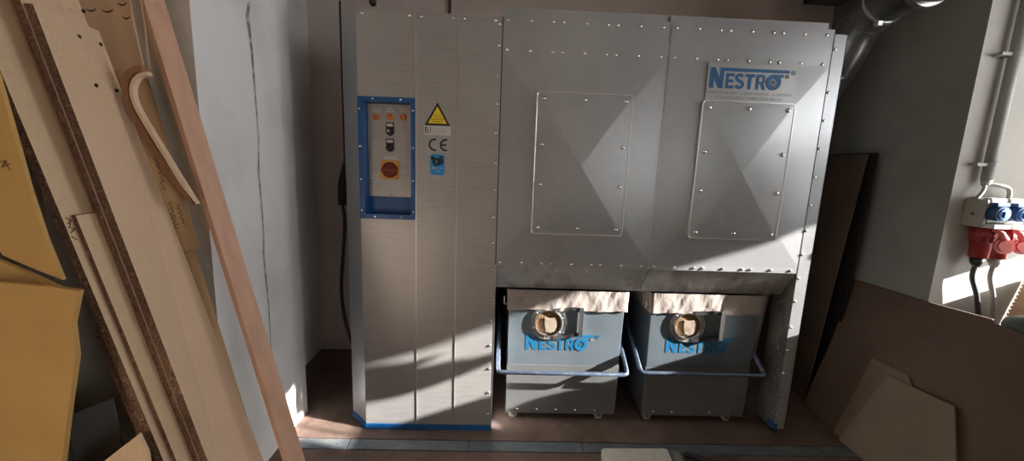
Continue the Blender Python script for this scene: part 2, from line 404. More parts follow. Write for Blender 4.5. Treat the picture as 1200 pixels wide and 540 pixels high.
for px in (441, 457, 472.5):
    p = on(1, YP-.004, px, 137)
    b = nb(); annulus(b, (p.x, YP, p.z), (0, -1, 0), .0175, .013, .008, 24, 1); tube(b, [(p.x, YP, p.z), (p.x, YP-.010, p.z), (p.x, YP-.014, p.z)], [.0135, .0135, .006], 20, 0)
    o = obj('indicator_lamp', b, ['orange', 'swyel'], D); o['label'] = 'amber round indicator lamp'
    b = nb(); box(b, p.x-.017, p.x+.017, YP-.002, YP, p.z+.023, p.z+.040); text_into(b, 'on' if px < 450 else 'run', p.x-.012, p.x+.012, p.z+.027, p.z+.036, YP-.0025, 1)
    obj('name_plate', b, ['white', 'ltext'], D)
for px, py in ((457, 154), (457, 173)):
    p = on(1, YP-.004, px, py)
    b = nb(); box(b, p.x-.020, p.x+.020, YP-.004, YP, p.z-.002, p.z+.044, 0, .001); box(b, p.x-.015, p.x+.015, YP-.005, YP-.001, p.z+.024, p.z+.038, 1)
    tube(b, [(p.x, YP, p.z), (p.x, YP-.012, p.z), (p.x, YP-.015, p.z)], [.021, .019, .012], 24, 0)
    s = obj('selector_switch', b, ['plastic', 'white'], D)
    b = nb(); sphere(b, (p.x-.004, YP-.019, p.z+.002), .008, (1, .7, 1), 12); obj('knob', b, 'rivet' if py < 160 else 'plastic', s)
p = on(1, YP-.004, 457, 199)
b = nb(); box(b, p.x-.046, p.x+.046, YP-.006, YP, p.z-.046, p.z+.046, 0, .002)
ms = obj('main_switch', b, 'swyel', D)
b = nb(); tube(b, [(p.x, YP-.005, p.z), (p.x, YP-.016, p.z), (p.x, YP-.020, p.z)], [.039, .038, .030], 28); obj('dial', b, 'red', ms)
b = nb(); box(b, p.x-.036, p.x+.036, YP-.036, YP-.018, p.z-.010, p.z+.010, 0, .003); obj('rotary_handle', b, 'red', ms)
b = nb(); box(b, p.x-.033, p.x+.033, YP-.002, YP, p.z+.055, p.z+.067); text_into(b, 'HAUPTSCHALTER', p.x-.030, p.x+.030, p.z+.058, p.z+.064, YP-.0025, 1); obj('name_plate', b, ['white', 'ltext'], D)
# stickers on the middle sheet
YS = -.0012
b = nb(); a0, a1 = on(1, 0, 512.5, 119), None
tx, tb, tt = -.322, 1.634, 1.742
prism(b, [(tx-.062, YS, tb), (tx+.062, YS, tb), (tx, YS, tt)], (0, .001, 0), 0)
c = Vector((tx, 0, tb+(tt-tb)/3)); f = .74
prism(b, [(c.x+(x-c.x)*f, YS-.0006, c.z+(z-c.z)*f) for x, z in ((tx-.062, tb), (tx+.062, tb), (tx, tt))], (0, .0004, 0), 1)
for s_, w, z in (('Achtung', .018, .040), ('Automatischer', .031, .0265), ('Anlauf', .025, .0145)): text_into(b, s_, tx-w, tx+w, tb+z, tb+z+.0085, YS-.0012, 0)
o = obj('warning_sticker', b, ['black', 'yellow'], D); o['label'] = 'yellow warning triangle sticker with black border'
b = nb(); box(b, tx-.064, tx+.064, YS, -.0002, 1.588, 1.630); text_into(b, 'B1', tx-.060, tx-.032, 1.597, 1.624, YS-.0006, 1)
for s_, z in (('Holzstaub und Spaene', 1.616), ('Staubklasse', 1.606), ('gefiltert', 1.595)):
    text_into(b, s_, tx-.022, tx+(.056 if z > 1.61 else .04), z, z+.006, YS-.0006, 2)
o = obj('code_sticker', b, ['white', 'black', 'ltext'], D); o['label'] = 'white sticker reading B1'
b = nb(); box(b, tx-.056, tx+.056, YS, -.0002, 1.500, 1.584)
for cxx, th0 in ((tx-.012, 0), (tx+.042, 0)):
    R1, R2, cz = .030, .0215, 1.542; seg = 18; prev = None
    for k in range(seg+1):
        a = math.radians(75+210*k/seg)
        q = (b.verts.new((cxx+R1*math.cos(a), YS-.0006, cz+R1*math.sin(a))), b.verts.new((cxx+R2*math.cos(a), YS-.0006, cz+R2*math.sin(a))))
        if prev: fc = b.faces.new((prev[0], q[0], q[1], prev[1])); fc.material_index = 1
        prev = q
box(b, tx+.016, tx+.044, YS-.0007, YS, 1.538, 1.546, 1)
o = obj('ce_sticker', b, ['clear', 'black'], D); o['label'] = 'silver sticker with the CE mark'
b = nb(); prism(b, rounded_rect(tx-.034, tx+.036, 1.395, 1.497, .014, YS), (0, .001, 0), 0)
annulus(b, (tx-.003, YS-.0004, 1.460), (0, -1, 0), .021, .013, .0005, 20, 1); annulus(b, (tx+.017, YS-.0004, 1.462), (0, -1, 0), .016, .009, .0005, 20, 1)
text_into(b, 'GS', tx-.016, tx+.030, 1.449, 1.472, YS-.0012, 1, .03); box(b, tx-.030, tx-.014, YS-.0006, YS, 1.470, 1.486, 1); box(b, tx+.010, tx+.03, YS-.0006, YS, 1.480, 1.488, 1)
text_into(b, 'geprüfte Sicherheit', tx-.024, tx+.028, 1.425, 1.433, YS-.0006, 2); text_into(b, 'TÜV', tx-.008, tx+.016, 1.408, 1.418, YS-.0006, 2); box(b, tx-.026, tx-.016, YS-.0006, YS, 1.424, 1.434, 2)
o = obj('safety_sticker', b, ['gsblue', 'black', 'white'], D); o['label'] = 'blue rounded safety test sticker'

# big cross-broken front sheets
FR = (.012, .155, .29, .352, .49, .625, .685, .825, .965)
PX = [(-.0165, .7805), (.7845, 1.5755)]
ZB = .947
ups = []
for (x0, x1) in PX:
    b = nb(); fpanel(b, x0, x1, ZB, ZT+.012, YF, crown=.020, zc0=ZB+.03, zc1=1.985); o = obj('upper_front_panel', b, ['galv', 'edge'], D); ups.append(o)
    w = x1-x0
    for f in FR:
        for z in (2.128, 1.995, ZB+.014): stamp('rivet', RV, (x0+.012+(w-.024)*f*1.0, YF-.0005, z), o)
    b = nb(); box(b, x0-.002, x1-.018, YF+.022, YF+.05, ZT+.0, ZT+.05, 0, .002); obj('top_cover_strip', b, 'galv', D)
b = nb(); box(b, -.0208, -.0162, -.0012, .004, ZB, ZT); obj('seam_gap', b, 'dark', D)
b = nb(); box(b, .7808, .7824, -.004, .004, ZB, ZT+.01); obj('seam_bead', b, 'edge', D)
b = nb(); box(b, .7826, .7846, -.0012, .004, ZB, ZT+.01); obj('seam_gap', b, 'dark', D)
b = nb(); box(b, 1.5755, 1.5785, -.0012, .004, ZB, ZT); obj('seam_gap', b, 'dark', D)
# covers
for (x0, x1, z0, z1) in ((.153, .6195, 1.120, 1.810), (.9575, 1.4185, 1.122, 1.801)):
    b = nb(); r = .016; yb, yf = -.004, -.028
    out = rounded_rect(x0, x1, z0, z1, r, yf); inn = rounded_rect(x0+.0035, x1-.0035, z0+.0035, z1-.0035, r-.003, yf); inn2 = rounded_rect(x0+.006, x1-.006, z0+.006, z1-.006, r-.004, yf+.003)
    bk = rounded_rect(x0, x1, z0, z1, r, yb)
    rings = [[b.verts.new(p) for p in q] for q in (bk, out, inn, inn2)]
    n = len(out)
    for a, c in zip(rings, rings[1:]):
        for k in range(n):
            f = b.faces.new((a[k], a[(k+1) % n], c[(k+1) % n], c[k])); f.material_index = 1
    cc = b.verts.new(((x0+x1)/2, yf-.011, (z0+z1)/2))
    rg = rings[-1]; seg = 6
    # corners at the middle of each rounded corner -> four facets
    cor = [rg[3], rg[9], rg[15], rg[21]]
    for k in range(4):
        i0 = 3+6*k; run = [rg[(i0+j) % n] for j in range(7)]
        f = b.faces.new(run+[cc]); f.material_index = 0
    bmesh.ops.recalc_face_normals(b, faces=b.faces)
    o = obj('cover_plate', b, ['galv', 'edge'], D)
    for fz in (0, .345, .655, 1):
        for fx in ((0, .5, 1) if fz in (0, 1) else (0, 1)):
            stamp('bolt', BO, (x0+.035+(x1-x0-.07)*fx, yf+.002, z0+.033+(z1-z0-.066)*fz), o)
# right corner post with the long leg
b = nb(); fpanel(b, 1.5785, 1.6425, .04, ZT-.01, YF)
box(b, 1.5768, 1.5784, -.0005, .15, .04, ZB, 2); box(b, 1.6385, 1.6425, .0, .82, .95, ZT-.01, 0); box(b, 1.6385, 1.6425, .0, .15, .04, .95, 0); box(b, 1.58, 1.642, .146, .15, .04, ZB, 0)
post = obj('corner_post', b, ['galv', 'edge', 'dirty2'], D)
b = nb(); box(b, 1.5775, 1.600, -.0015, .02, .042, .075); box(b, 1.5765, 1.579, .0, .05, .042, .085); obj('paint_patch', b, 'blue', D)
for py in (57, 108, 141, 174, 207, 240, 270, 298, 326, 353, 383, 410, 437, 465, 487):
    z = on(1, 0, 965-(py-57)*.145, py).z
    stamp('rivet', RV, (1.5875, YF-.0005, z), post)
for z in (2.09, 2.06, 1.90, 1.82, 1.30, 1.0):
    b = nb(); tube(b, [(1.6425, .014, z), (1.650, .014, z)], .006, 8); obj('side_bolt', b, 'rivet', post)
b = nb(); box(b, 1.595, 1.63, .03, .11, 0, .041, 0, .003); obj('foot', b, 'dark', D)
b = nb(); tube(b, [(1.644, .05, 1.945), (1.67, .05, 1.945), (1.705, .05, 1.955)], [.012, .014, .006], 10); obj('side_handle', b, 'plastic', D)
# hopper: sloping apron under the panels, then the flat bottom
for (x0, x1) in ((-.0155, .7815), (.7845, 1.577)):
    b = nb(); prism(b, [(x0, .002, .946), (x1, .002, .946), (x1, .100, .797), (x0, .100, .797)], (0, .004, .003)); obj('hopper_apron', b, 'dirty', D)
for x in (.778, .787):
    b = nb(); prism(b, [(x, -.001, .946), (x+.002, -.001, .946), (x+.002, .098, .797), (x, .098, .797)], (0, -.001, -.001)); obj('seam_bead', b, 'edge', D)
b = nb(); box(b, -.0155, 1.577, .100, .82, .797, .801); box(b, -.0155, 1.64, .80, .82, .02, .95); obj('hopper_floor', b, 'dark', D)  # near-black floor and rear sheet stand in for shade behind the bins

# ---------------------------------------------------------------- logo
def logo(name, x0, w, z0, y, m, parent, text=True):
    b = nb(); U = w
    cnt = [0]
    def st():
        cnt[0] += 1; return .00004*cnt[0]
    def bx(a, c, d, e, dy=0): box(b, x0+a*U, x0+c*U, y-.0008-st(), y, z0+d*U, z0+e*U)
    def poly(pts):
        k = st(); prism(b, [(x0+p*U, y-.0008-k, z0+q*U) for p, q in pts], (0, .0008+k, 0))
    # N
    bx(0, .050, 0, .226); bx(.112, .160, 0, .226); poly([(.0, .226), (.055, .226), (.160, 0), (.107, 0)])
    bx(.160, .925, .190, .226)                 # roof bar
    h = .168
    # E
    bx(.188, .222, 0, h); bx(.222, .285, h-.034, h); bx(.222, .278, .068, .100); bx(.222, .287, 0, .034)
    # S
    pts = [(.385, .135), (.36, .152), (.335, .152), (.313, .135), (.313, .112), (.335, .093), (.365, .080), (.388, .062), (.388, .036), (.365, .017), (.335, .017), (.308, .034)]
    pr = []
    P = smooth_path([(a, 0, c) for a, c in pts], 4)
    prev = None
    for i, p in enumerate(P):
        d = (P[min(i+1, len(P)-1)]-P[max(i-1, 0)]).normalized(); n_ = Vector((-d.z, 0, d.x))*.0175
        q = [b.verts.new((x0+(p+s*n_).x*U, y-.0008, z0+(p+s*n_).z*U)) for s in (1, -1)]
        if prev: b.faces.new((prev[0], q[0], q[1], prev[1]))
        prev = q
    # T
    bx(.415, .525, h-.034, h); bx(.453, .488, 0, h)
    # R
    bx(.545, .580, 0, h); bx(.580, .625, h-.032, h); bx(.580, .625, .060, .090); bx(.622, .650, .072, h-.012); poly([(.600, .075), (.635, .075), (.665, 0), (.625, 0)])
    # O as a fan with outlet duct
    annulus(b, (x0+.752*U, y, z0+.088*U), (0, -1, 0), .088*U, .045*U, .0028, 32)
    cyl(b, (x0+.752*U, y, z0+.088*U), (0, -1, 0), .014*U, .0026, 16)
    for k in range(8):
        a = k*PI/4; c = Vector((x0+.752*U, y-.0024, z0+.088*U)); d = Vector((math.cos(a), 0, math.sin(a))); n_ = Vector((-d.z, 0, d.x))
        vs = [b.verts.new(c+d*r*U+n_*s*.0035*U) for r, s in ((.010, 1), (.046, 1), (.046, -1), (.010, -1))]; b.faces.new(vs)
    bx(.752, .862, .142, .176)
    annulus(b, (x0+.972*U, y, z0+.200*U), (0, -1, 0), .026*U, .019*U, .0008, 20)
    text_into(b, 'R', x0+.961*U, x0+.984*U, z0+.188*U, z0+.212*U, y-.0008)
    bmesh.ops.recalc_face_normals(b, faces=b.faces)
    o = obj(name, b, m, parent); o['label'] = 'blue NESTRO lettering'
    b = nb(); box(b, x0+.880*U, x0+.925*U, y-.0008, y, z0+.135*U, z0+.178*U); q = obj('logo_block', b, 'ltext', parent)
    return o
pa = on(1, -.006, 830, 102); pb = on(1, -.006, 931, 90)
lw = pb.x-pa.x
z0 = on(1, -.006, 833, 103).z
logo('logo_lettering', pa.x, lw, z0, -.0115, 'logo', D)
b = nb(); box(b, pa.x-.012, pb.x+.006, -.0110, -.0100, z0-.058, z0+.115)
text_into(b, 'D-07619 SCHKÖLEN · D-42929 WERMELSK. · A-7000 SPECK', pa.x-.005, pb.x+.0, z0-.026, z0-.012, -.0114, 1)
text_into(b, 'PL-46-300 OLESNO · A-4800 VÖCKLABRUCK', pa.x+.04, pb.x-.05, z0-.048, z0-.034, -.0114, 1)
o = obj('address_sticker', b, ['clear', 'ltext'], D); o['label'] = 'clear sticker with two rows of small grey address print'

# ---------------------------------------------------------------- collecting bins
def wavy_collar(x0, x1, y0, y1, z0, z1, seed):
    """cloth collar round the bin top: folded, slightly wrinkled band"""
    rnd = random.Random(seed); b = nb(); pts = []
    n = 44; m = 12
    per = [(x0+(x1-x0)*i/n, y0) for i in range(n)]+[(x1, y0+(y1-y0)*i/m) for i in range(m)]+[(x1-(x1-x0)*i/m, y1) for i in range(m)]+[(x0, y1-(y1-y0)*i/m) for i in range(m)]
    k = len(per); rows = 7; ph = [rnd.uniform(0, 6.28) for _ in range(8)]
    R = []
    for r in range(rows+1):
        t = r/rows; ring = []
        for i, (x, y) in enumerate(per):
            s = i/k*2*PI
            wv = .0018*math.sin(9*s+ph[0]+3*t)+.0013*math.sin(23*s+ph[1]-5*t)+.0010*math.sin(51*s+ph[2]+8*t)
            out = .003+wv+.005*t
            nx = (-1 if x == x0 else 0)+(1 if x == x1 else 0); ny = (-1 if y == y0 else 0)+(1 if y == y1 else 0)
            z = z0+(z1-z0)*t+(.003*math.sin(5*s+ph[3])+.0015*math.sin(17*s+ph[4]))*(1-t)
            ring.append(b.verts.new((x+nx*out, y+ny*out, z)))
        R.append(ring)
    for a, c in zip(R, R[1:]):
        for i in range(k):
            f = b.faces.new((a[i], a[(i+1) % k], c[(i+1) % k], c[i])); f.smooth = True
    return b
def make_bin(x0, x1, rx, rz, name_x, lab, clothz=.676, seed=1, so_=.040):
    YQ = .10; y1 = .62
    t = empty('collecting_bin', ((x0+x1)/2, .36, 0), lab, 'bin', 'steel collecting bins under the dust extractor')
    b = nb(); zb = .046
    # body, tapering a touch to the bottom
    pf = [(x0+.004, zb), (x1-.012, zb), (x1, .70), (x0, .70)]
    prism(b, [(x, YQ, z) for x, z in pf], (0, y1-YQ, 0), 0, None, .004)
    body = obj('bin_body', b, 'bin', t)
    for i in range(5): stamp('rivet', RV, (x0+.07+i*.112, YQ, zb+.022), body)
    for xx in (x0+.22, x0+.41):
        b = nb(); box(b, xx-.001, xx+.001, YQ-.0016, YQ, zb+.09, .33); obj('weld_line', b, 'edge', body)
    # lower skirt sheet
    b = nb(); prism(b, [(x0+.001, YQ-.003, zb), (x1-.010, YQ-.003, zb), (x1-.004, YQ-.003, .345), (x0-.001, YQ-.003, .345)], (0, .003, 0)); obj('lower_skirt', b, 'skirt', t)
    # casters
    for cx_, cy in ((x0+.045, YQ+.03), (x1-.095, YQ+.03), (x0+.045, y1-.06), (x1-.095, y1-.06)):
        b = nb(); tube(b, [(cx_, cy-.011, .025), (cx_, cy-.008, .025), (cx_, cy+.008, .025), (cx_, cy+.011, .025)], [.019, .025, .025, .019], 22)
        c = obj('caster_wheel', b, 'caster', t)
        b = nb(); box(b, cx_-.010, cx_+.010, cy-.016, cy-.012, .020, .046); box(b, cx_-.010, cx_+.010, cy+.012, cy+.016, .020, .046); cyl(b, (cx_, cy-.018, .025), (0, 1, 0), .006, .036, 10); obj('fork', b, 'rivet', c)
    # inspection port: flange ring, throat, dust behind glass
    ro, ri = .098, .072
    b = nb(); annulus(b, (rx, YQ, rz), (0, -1, 0), ro, ri, .010, 48); rg = obj('port_flange', b, 'flange', t)
    b = nb(); annulus(b, (rx, YQ-.010, rz), (0, -1, 0), ro+.001, ro-.003, .002, 48); obj('port_rim', b, 'edge', rg)
    b = nb(); annulus(b, (rx, YQ-.010, rz), (0, -1, 0), ri+.005, ri, .008, 48); obj('port_lip', b, 'edge', rg)
    for k in range(6):
        a = k*PI/3+.35; stamp('screw', SC, (rx+.086*math.cos(a), YQ-.010, rz+.086*math.sin(a)), rg)
    b = nb(); n = 40
    rr = [[b.verts.new((rx+r*math.cos(2*PI*k/n), YQ-.002-.004*(1-r/ri)-.006*max(0, math.sin(3*2*PI*k/n))*(r/ri)*(1-r/ri)*2, rz+r*math.sin(2*PI*k/n))) for k in range(n)] for r in (ri, ri*.7, ri*.4)]
    c = b.verts.new((rx, YQ-.007, rz))
    for p, q in zip(rr, rr[1:]):
        for k in range(n): b.faces.new((p[k], p[(k+1) % n], q[(k+1) % n], q[k])).smooth = True
    for k in range(n): b.faces.new((rr[-1][k], rr[-1][(k+1) % n], c)).smooth = True
    obj('packed_sawdust', b, 'dust', t)
    b = nb(); q = [(rx-.012, rz-.050), (rx+.012, rz-.058), (rx+.034, rz-.050), (rx+.052, rz-.022), (rx+.046, rz+.012), (rx+.036, rz+.034), (rx+.008, rz+.028), (rx-.022, rz+.031), (rx-.020, rz-.004), (rx-.016, rz-.028)]
    prism(b, [(x, YQ-.012, z) for x, z in q], (0, .004, 0), 0, None, .001); obj('paper_scrap', b, 'paper', t)
    # swing cover: cheek plate, two curved arms, upright grip
    hx = rx+.172
    b = nb(); prism(b, [(rx+.080, YQ-.001, rz-.062), (hx+.005, YQ-.001, rz-.058), (hx+.005, YQ-.001, rz+.078), (rx+.070, YQ-.001, rz+.085)], (0, -.006, 0)); pl = obj('cover_plate', b, 'bin', t)
    def arm(pts, w):
        bm = nb(); P = smooth_path(pts, 5); prev = None
        for i, p in enumerate(P):
            d = (P[min(i+1, len(P)-1)]-P[max(i-1, 0)]).normalized(); n_ = Vector((0, 0, 1))*w
            q = [bm.verts.new(p+v) for v in (n_, n_+Vector((.001, .006, 0)), -n_+Vector((.001, .006, 0)), -n_)]
            if prev:
                for k in range(4): bm.faces.new((prev[k], prev[(k+1) % 4], q[(k+1) % 4], q[k]))
            else: bm.faces.new(q)
            prev = q
        bm.faces.new(prev[::-1]); bmesh.ops.recalc_face_normals(bm, faces=bm.faces); return bm
    obj('cover_arm', arm([(rx+.03, YQ-.020, rz+.088-.01), (rx+.09, YQ-so_*.65, rz+.082), (rx+.135, YQ-so_*.9, rz+.088), (hx, YQ-so_, rz+.086)], .010), 'dark', t)  # shade on both arms put into a near-black colour
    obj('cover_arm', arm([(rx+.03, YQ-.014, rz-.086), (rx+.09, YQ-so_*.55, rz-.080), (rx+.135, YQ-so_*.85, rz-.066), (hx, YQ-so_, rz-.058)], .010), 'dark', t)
    b = nb(); box(b, hx-.003, hx+.017, YQ-so_-.004, YQ-so_+.002, rz-.070, rz+.098, 0, .001); box(b, hx+.014, hx+.018, YQ-so_-.004, YQ-.014, rz-.070, rz+.098, 0); obj('grip', b, 'edge', t)
    # NESTRO
    logo('logo_lettering', name_x, .415, .437, YQ-.0008, 'logobin', t)
    # cloth collar
    b = wavy_collar(x0-.006, x1+.006, YQ-.012, y1+.01, clothz, .792, seed); obj('cloth_collar', b, 'cloth', t, True)
    b = nb(); tube(b, [(x0-.012, YQ+.004, .70), (x0-.028, YQ+.004, .70), (x0-.028, YQ+.004, .745)], .004, 8); obj('collar_hook', b, 'edge', t)
    return t
def logo_x(px, py, y=.1): return on(1, y, px, py).x
make_bin(.063, .707, .283, .600, logo_x(615, 420), 'left steel collecting bin with blue lettering, fully in sunlight up to its cloth collar', seed=3, so_=.022)
make_bin(.857, 1.472, 1.068, .605, logo_x(778, 425), 'right steel collecting bin with blue lettering, mostly in shade beside the leg', seed=8)
def make_bar(x0, x1, z0, lab):
    b = nb(); yp, zp = .47, z0+.285
    r = .012
    pts = [(x0, yp, zp), (x0, .03, z0+.018), (x0+.004, .006, z0+.003), (x0+.018, 0, z0), (x1-.018, 0, z0), (x1-.004, .006, z0+.003), (x1, .03, z0+.018), (x1, yp, zp)]
    # flat bar: square section
    P = [Vector(p) for p in pts]
    tube(b, P, r, 8)
    o = obj('lifting_bar', b, 'bluebar')
    return tag(o, lab, 'lifting bar', 'U-shaped lifting bars in front of the bins')
make_bar(.012, .722, .350, 'blue-grey U-shaped lifting bar around the left steel bin')
make_bar(.795, 1.488, .362, 'blue-grey U-shaped lifting bar around the right steel bin')

# ---------------------------------------------------------------- cable behind the machine, left
t = empty('hanging_plug_cable', (-.90, .5, 0), 'black cable with inline plug hanging beside the left of the machine', 'cable')
P = [on(1, .45, px, py) for px, py in ((404, 190), (402, 215), (401, 240))]
b = nb(); tube(b, P, [.012, .03, .026], 12); tube(b, [P[0], P[0]+Vector((0, 0, .9))], .006, 8); obj('plug', b, 'plastic', t)
P = smooth_path([on(1, .45, px, py) for px, py in ((402, 240), (404, 262), (402, 300), (400, 335), (403, 368), (411, 398), (420, 410))], 5)
b = nb(); tube(b, P, .011, 10); obj('cord', b, 'cable', t, True)
b = nb(); tube(b, [on(1, .45, px, py) for px, py in ((407, 212), (408, 222), (404, 232), (405, 246))], .006, 8); obj('clip', b, 'edge', t)

# ---------------------------------------------------------------- things at the top
b = nb(); P = smooth_path([on(1, .6, px, py) for px, py in ((434, -70), (434, -20), (436, -2), (438, 7))], 4); tube(b, P, [.022]*(len(P)-2)+[.018, .010], 10)
tag(obj('ceiling_cable', b, 'plastic'), 'black cord end hanging from the ceiling above the left of the machine', 'cord')
b = nb(); p = on(1, .91, 527, 12); box(b, p.x-.008, p.x+.008, .905, .921, 2.3, ZC); tag(obj('wall_pipe', b, 'hardd'), 'thin dark vertical pipe on the back wall above the machine', 'pipe')
b = nb(); p = on(1, .7, 943, 2); q = on(1, .7, 985, 2); box(b, p.x, q.x, .6, .72, p.z-.012, p.z+.16, 0, .01); box(b, p.x+.1, p.x+.14, .62, .70, p.z+.15, ZC)
tag(obj('ceiling_bracket', b, 'plastic'), 'black box bracket under the ceiling above the right end of the machine', 'bracket')
# duct
t = empty('extraction_duct', (1.86, .5, 0), 'dark round sheet metal extraction duct bending up beside the machine towards the window', 'duct')
DX = 1.98
ctr = [(1.93, .62, 1.30), (1.93, .62, 1.60), (1.94, .61, 1.80)]+[tuple(on(0, DX, px, py)) for px, py in ((985, 72), (1006, 34), (1035, 6), (1075, -17), (1130, -36), (1220, -60))]
P = smooth_path(ctr, 7); b = nb(); tube(b, P, .105, 32); obj('pipe', b, 'duct', t, True)
def bandat(i, w, r, m, name):
    p = P[i]; d = (P[i+1]-P[i-1]).normalized()
    b = nb(); annulus(b, p-d*w/2, d, r, .100, w, 36); return obj(name, b, m, t, False)
best = min(range(1, len(P)-1), key=lambda i: (P[i]-on(0, DX, 1035, 5)).length)
k1 = bandat(best, .012, .110, 'edge', 'clamp_ring')
p = P[best]; b = nb(); d = (P[best+1]-P[best-1]).normalized(); lo = (Vector((-.35, 0, -1))-d*Vector((-.35, 0, -1)).dot(d)).normalized()
box(b, *(lambda c: (c.x-.012, c.x+.012, c.y-.014, c.y+.014, c.z-.012, c.z+.010))(p+lo*.118)); obj('clamp_lock', b, 'edge', t)
best = min(range(1, len(P)-1), key=lambda i: (P[i]-on(0, DX, 1090, -22)).length)
bandat(best, .035, .116, 'edge', 'clamp_ring')
for i in (9, 16, 23, 30):
    if i < len(P)-2: bandat(i, .008, .108, 'duct', 'seam_rib')

# ---------------------------------------------------------------- socket box on the window reveal
YJ = WY0  # socket and conduit numbers worked out from image pixels, rescaled about the camera
t = empty('socket_box', (2.3, YJ, 1.25), 'grey power outlet box with blue and red sockets mounted on the window reveal', 'socket box')
YH = YJ-.10
b = nb(); box(b, 2.360, 2.372, YH+.006, YJ, 1.240, 1.376, 0, .004); bodyo = obj('junction_box', b, 'socketbox', t)
b = nb(); cyl(b, (2.360, YH+.055, 1.302), (-1, 0, 0), .006, .004, 12); obj('screw', b, 'plastic', bodyo)
for i, (x0, x1) in enumerate(((2.373, 2.460), (2.468, 2.566))):
    xc = (x0+x1)/2
    b = nb(); box(b, x0, x1, YH+.004, YJ, 1.262, 1.385, 0, .008); so = obj('socket_housing', b, 'socketbox', t)
    b = nb(); tube(b, [(xc-.022, YH+.005, 1.312), (xc-.022, YH-.040, 1.310)], .036, 28); box(b, xc-.046, xc+.018, YH-.028, YH+.004, 1.345, 1.364, 0, .003); lid = obj('blue_socket', b, 'sockblue', t)
    b = nb(); tube(b, [(xc-.022, YH-.040, 1.310), (xc-.022, YH-.048, 1.310)], [.031, .026], 28); box(b, xc-.036, xc-.008, YH-.056, YH-.046, 1.295, 1.325, 0, .002); obj('socket_lid', b, 'sockbl2', lid)
    b = nb(); box(b, x0+.002, x1-.002, YH-.03, YJ-.01, 1.238, 1.258, 0, .003); obj('skirt', b, 'white', so)
    bx_ = x0+.050
    b = nb(); tube(b, [(bx_, YJ-.055, 1.238), (bx_, YJ-.055, 1.168)], [.050, .046], 28); tube(b, [(bx_, YJ-.055, 1.168), (bx_, YJ-.055, 1.162), (bx_, YJ-.055, 1.082)], [.046, .039, .035], 28)
    for a_ in range(6): cyl(b, (bx_+.046*math.cos(a_*PI/6+PI), YJ-.055+.046*math.sin(a_*PI/6+PI), 1.165), (0, 0, 1), .004, .065, 6)
    pr = obj('red_plug', b, 'plugred', t)
    b = nb(); tube(b, [(bx_, YJ-.055, 1.084), (bx_, YJ-.055, 1.058), (bx_, YJ-.055, 1.034)], [.027, .025, .013], 20); obj('cable_gland', b, 'plastic' if i == 0 else 'cableg', pr)
    b = nb(); cx_, cz_ = bx_+.030, 1.155
    dd = Vector((-.35, -1, .12)).normalized()
    tube(b, [Vector((cx_, YH-.02, cz_)), Vector((cx_, YH-.02, cz_))+dd*.012], .038, 30); tube(b, [Vector((cx_, YH-.02, cz_))+dd*.012, Vector((cx_, YH-.02, cz_))+dd*.018], .026, 24)
    tube(b, [(cx_-.045, YH-.005, cz_+.078), (cx_-.020, YH-.020, cz_+.062), (cx_-.002, YH-.025, cz_+.03)], [.010, .012, .016], 10); obj('flap_lid', b, 'pinkred', t)
    q0 = Vector((bx_, YJ-.055, 1.036)); q1 = on(1, YJ-.06, *((1146, 371), (1163, 371))[i])
    b = nb(); tube(b, smooth_path([q0, q0+Vector((-.002, 0, -.06)), (q0+q1)/2+Vector((.004, 0, -.02)), q1, q1+Vector((-.01, -.0, -.06))], 6), .011, 12); obj('lead', b, 'cable' if i == 0 else 'cableg', t, True)
t = empty('conduit_pipe', (2.44, YJ, 1.4), 'vertical grey conduit clipped to the window reveal above the socket box', 'conduit')
cxn = 2.408
b = nb(); tube(b, [(cxn, YJ-.032, 1.47), (cxn, YJ-.032, 2.395)], .023, 16); tube(b, [(cxn, YJ-.032, 1.47), (cxn-.004, YJ-.032, 1.44)], [.023, .012], 14); obj('pipe', b, 'conduit', t, True)
b = nb(); tube(b, smooth_path([(cxn-.004, YJ-.032, 1.45), (cxn-.02, YJ-.045, 1.42), (cxn-.055, YJ-.05, 1.372)], 4), .008, 8)
tube(b, smooth_path([(cxn, YJ-.032, 1.45), (cxn+.05, YJ-.05, 1.445), (cxn+.095, YJ-.055, 1.43), (cxn+.105, YJ-.055, 1.386)], 5), .009, 8); obj('wires', b, 'socketbox', t, True)
for z in (1.545, 2.06):
    b = nb(); box(b, cxn-.075, cxn-.020, YJ-.042, YJ, z-.007, z+.007); annulus(b, (cxn, YJ-.032, z-.009), (0, 0, 1), .028, .022, .018, 20); obj('clip', b, 'conduit', t)

# ribbed tan panel leaning outside the sill + things on the sill
b = nb()
n = 15; y0, y1 = YJ-.006, YJ-.60
a = Vector((2.70, 0, WZ0)); c = Vector((2.780, 0, .960)); st = (c-a)/n; nn = Vector((-st.z, 0, st.x)).normalized()
for i in range(n):
    p = a+st*i; q = p+st*.80
    o_ = nn*.010
    prism(b, [(p.x, y0, p.z), (q.x, y0, q.z), (q.x+o_.x, y0, q.z+o_.z), (p.x+o_.x, y0, p.z+o_.z)], (0, y1-y0, 0), 0)
bk = nn*-.010
prism(b, [(a.x, y0, a.z), (c.x, y0, c.z), (c.x+bk.x, y0, c.z+bk.z), (a.x+bk.x, y0, a.z+bk.z)], (0, y1-y0, 0), 0)
tag(obj('ribbed_mat', b, 'reed'), 'tan ribbed mat standing on the window sill at the right edge', 'mat')
t = empty('tool_pouch', (2.3, -.5, .9), 'dark grey-green rounded pouch with a looped strap lying on the large board top', 'pouch')
pc_ = on(0, 2.36, 1216, 392)
b = nb(); sphere(b, (pc_.x+.02, pc_.y, pc_.z), .125, (.8, 1, .62), 24)
for v in b.verts: v.co.z += .008*math.sin(40*v.co.y)+.006*math.sin(33*v.co.x)
o = obj('pouch_body', b, 'casegreen', t, True)
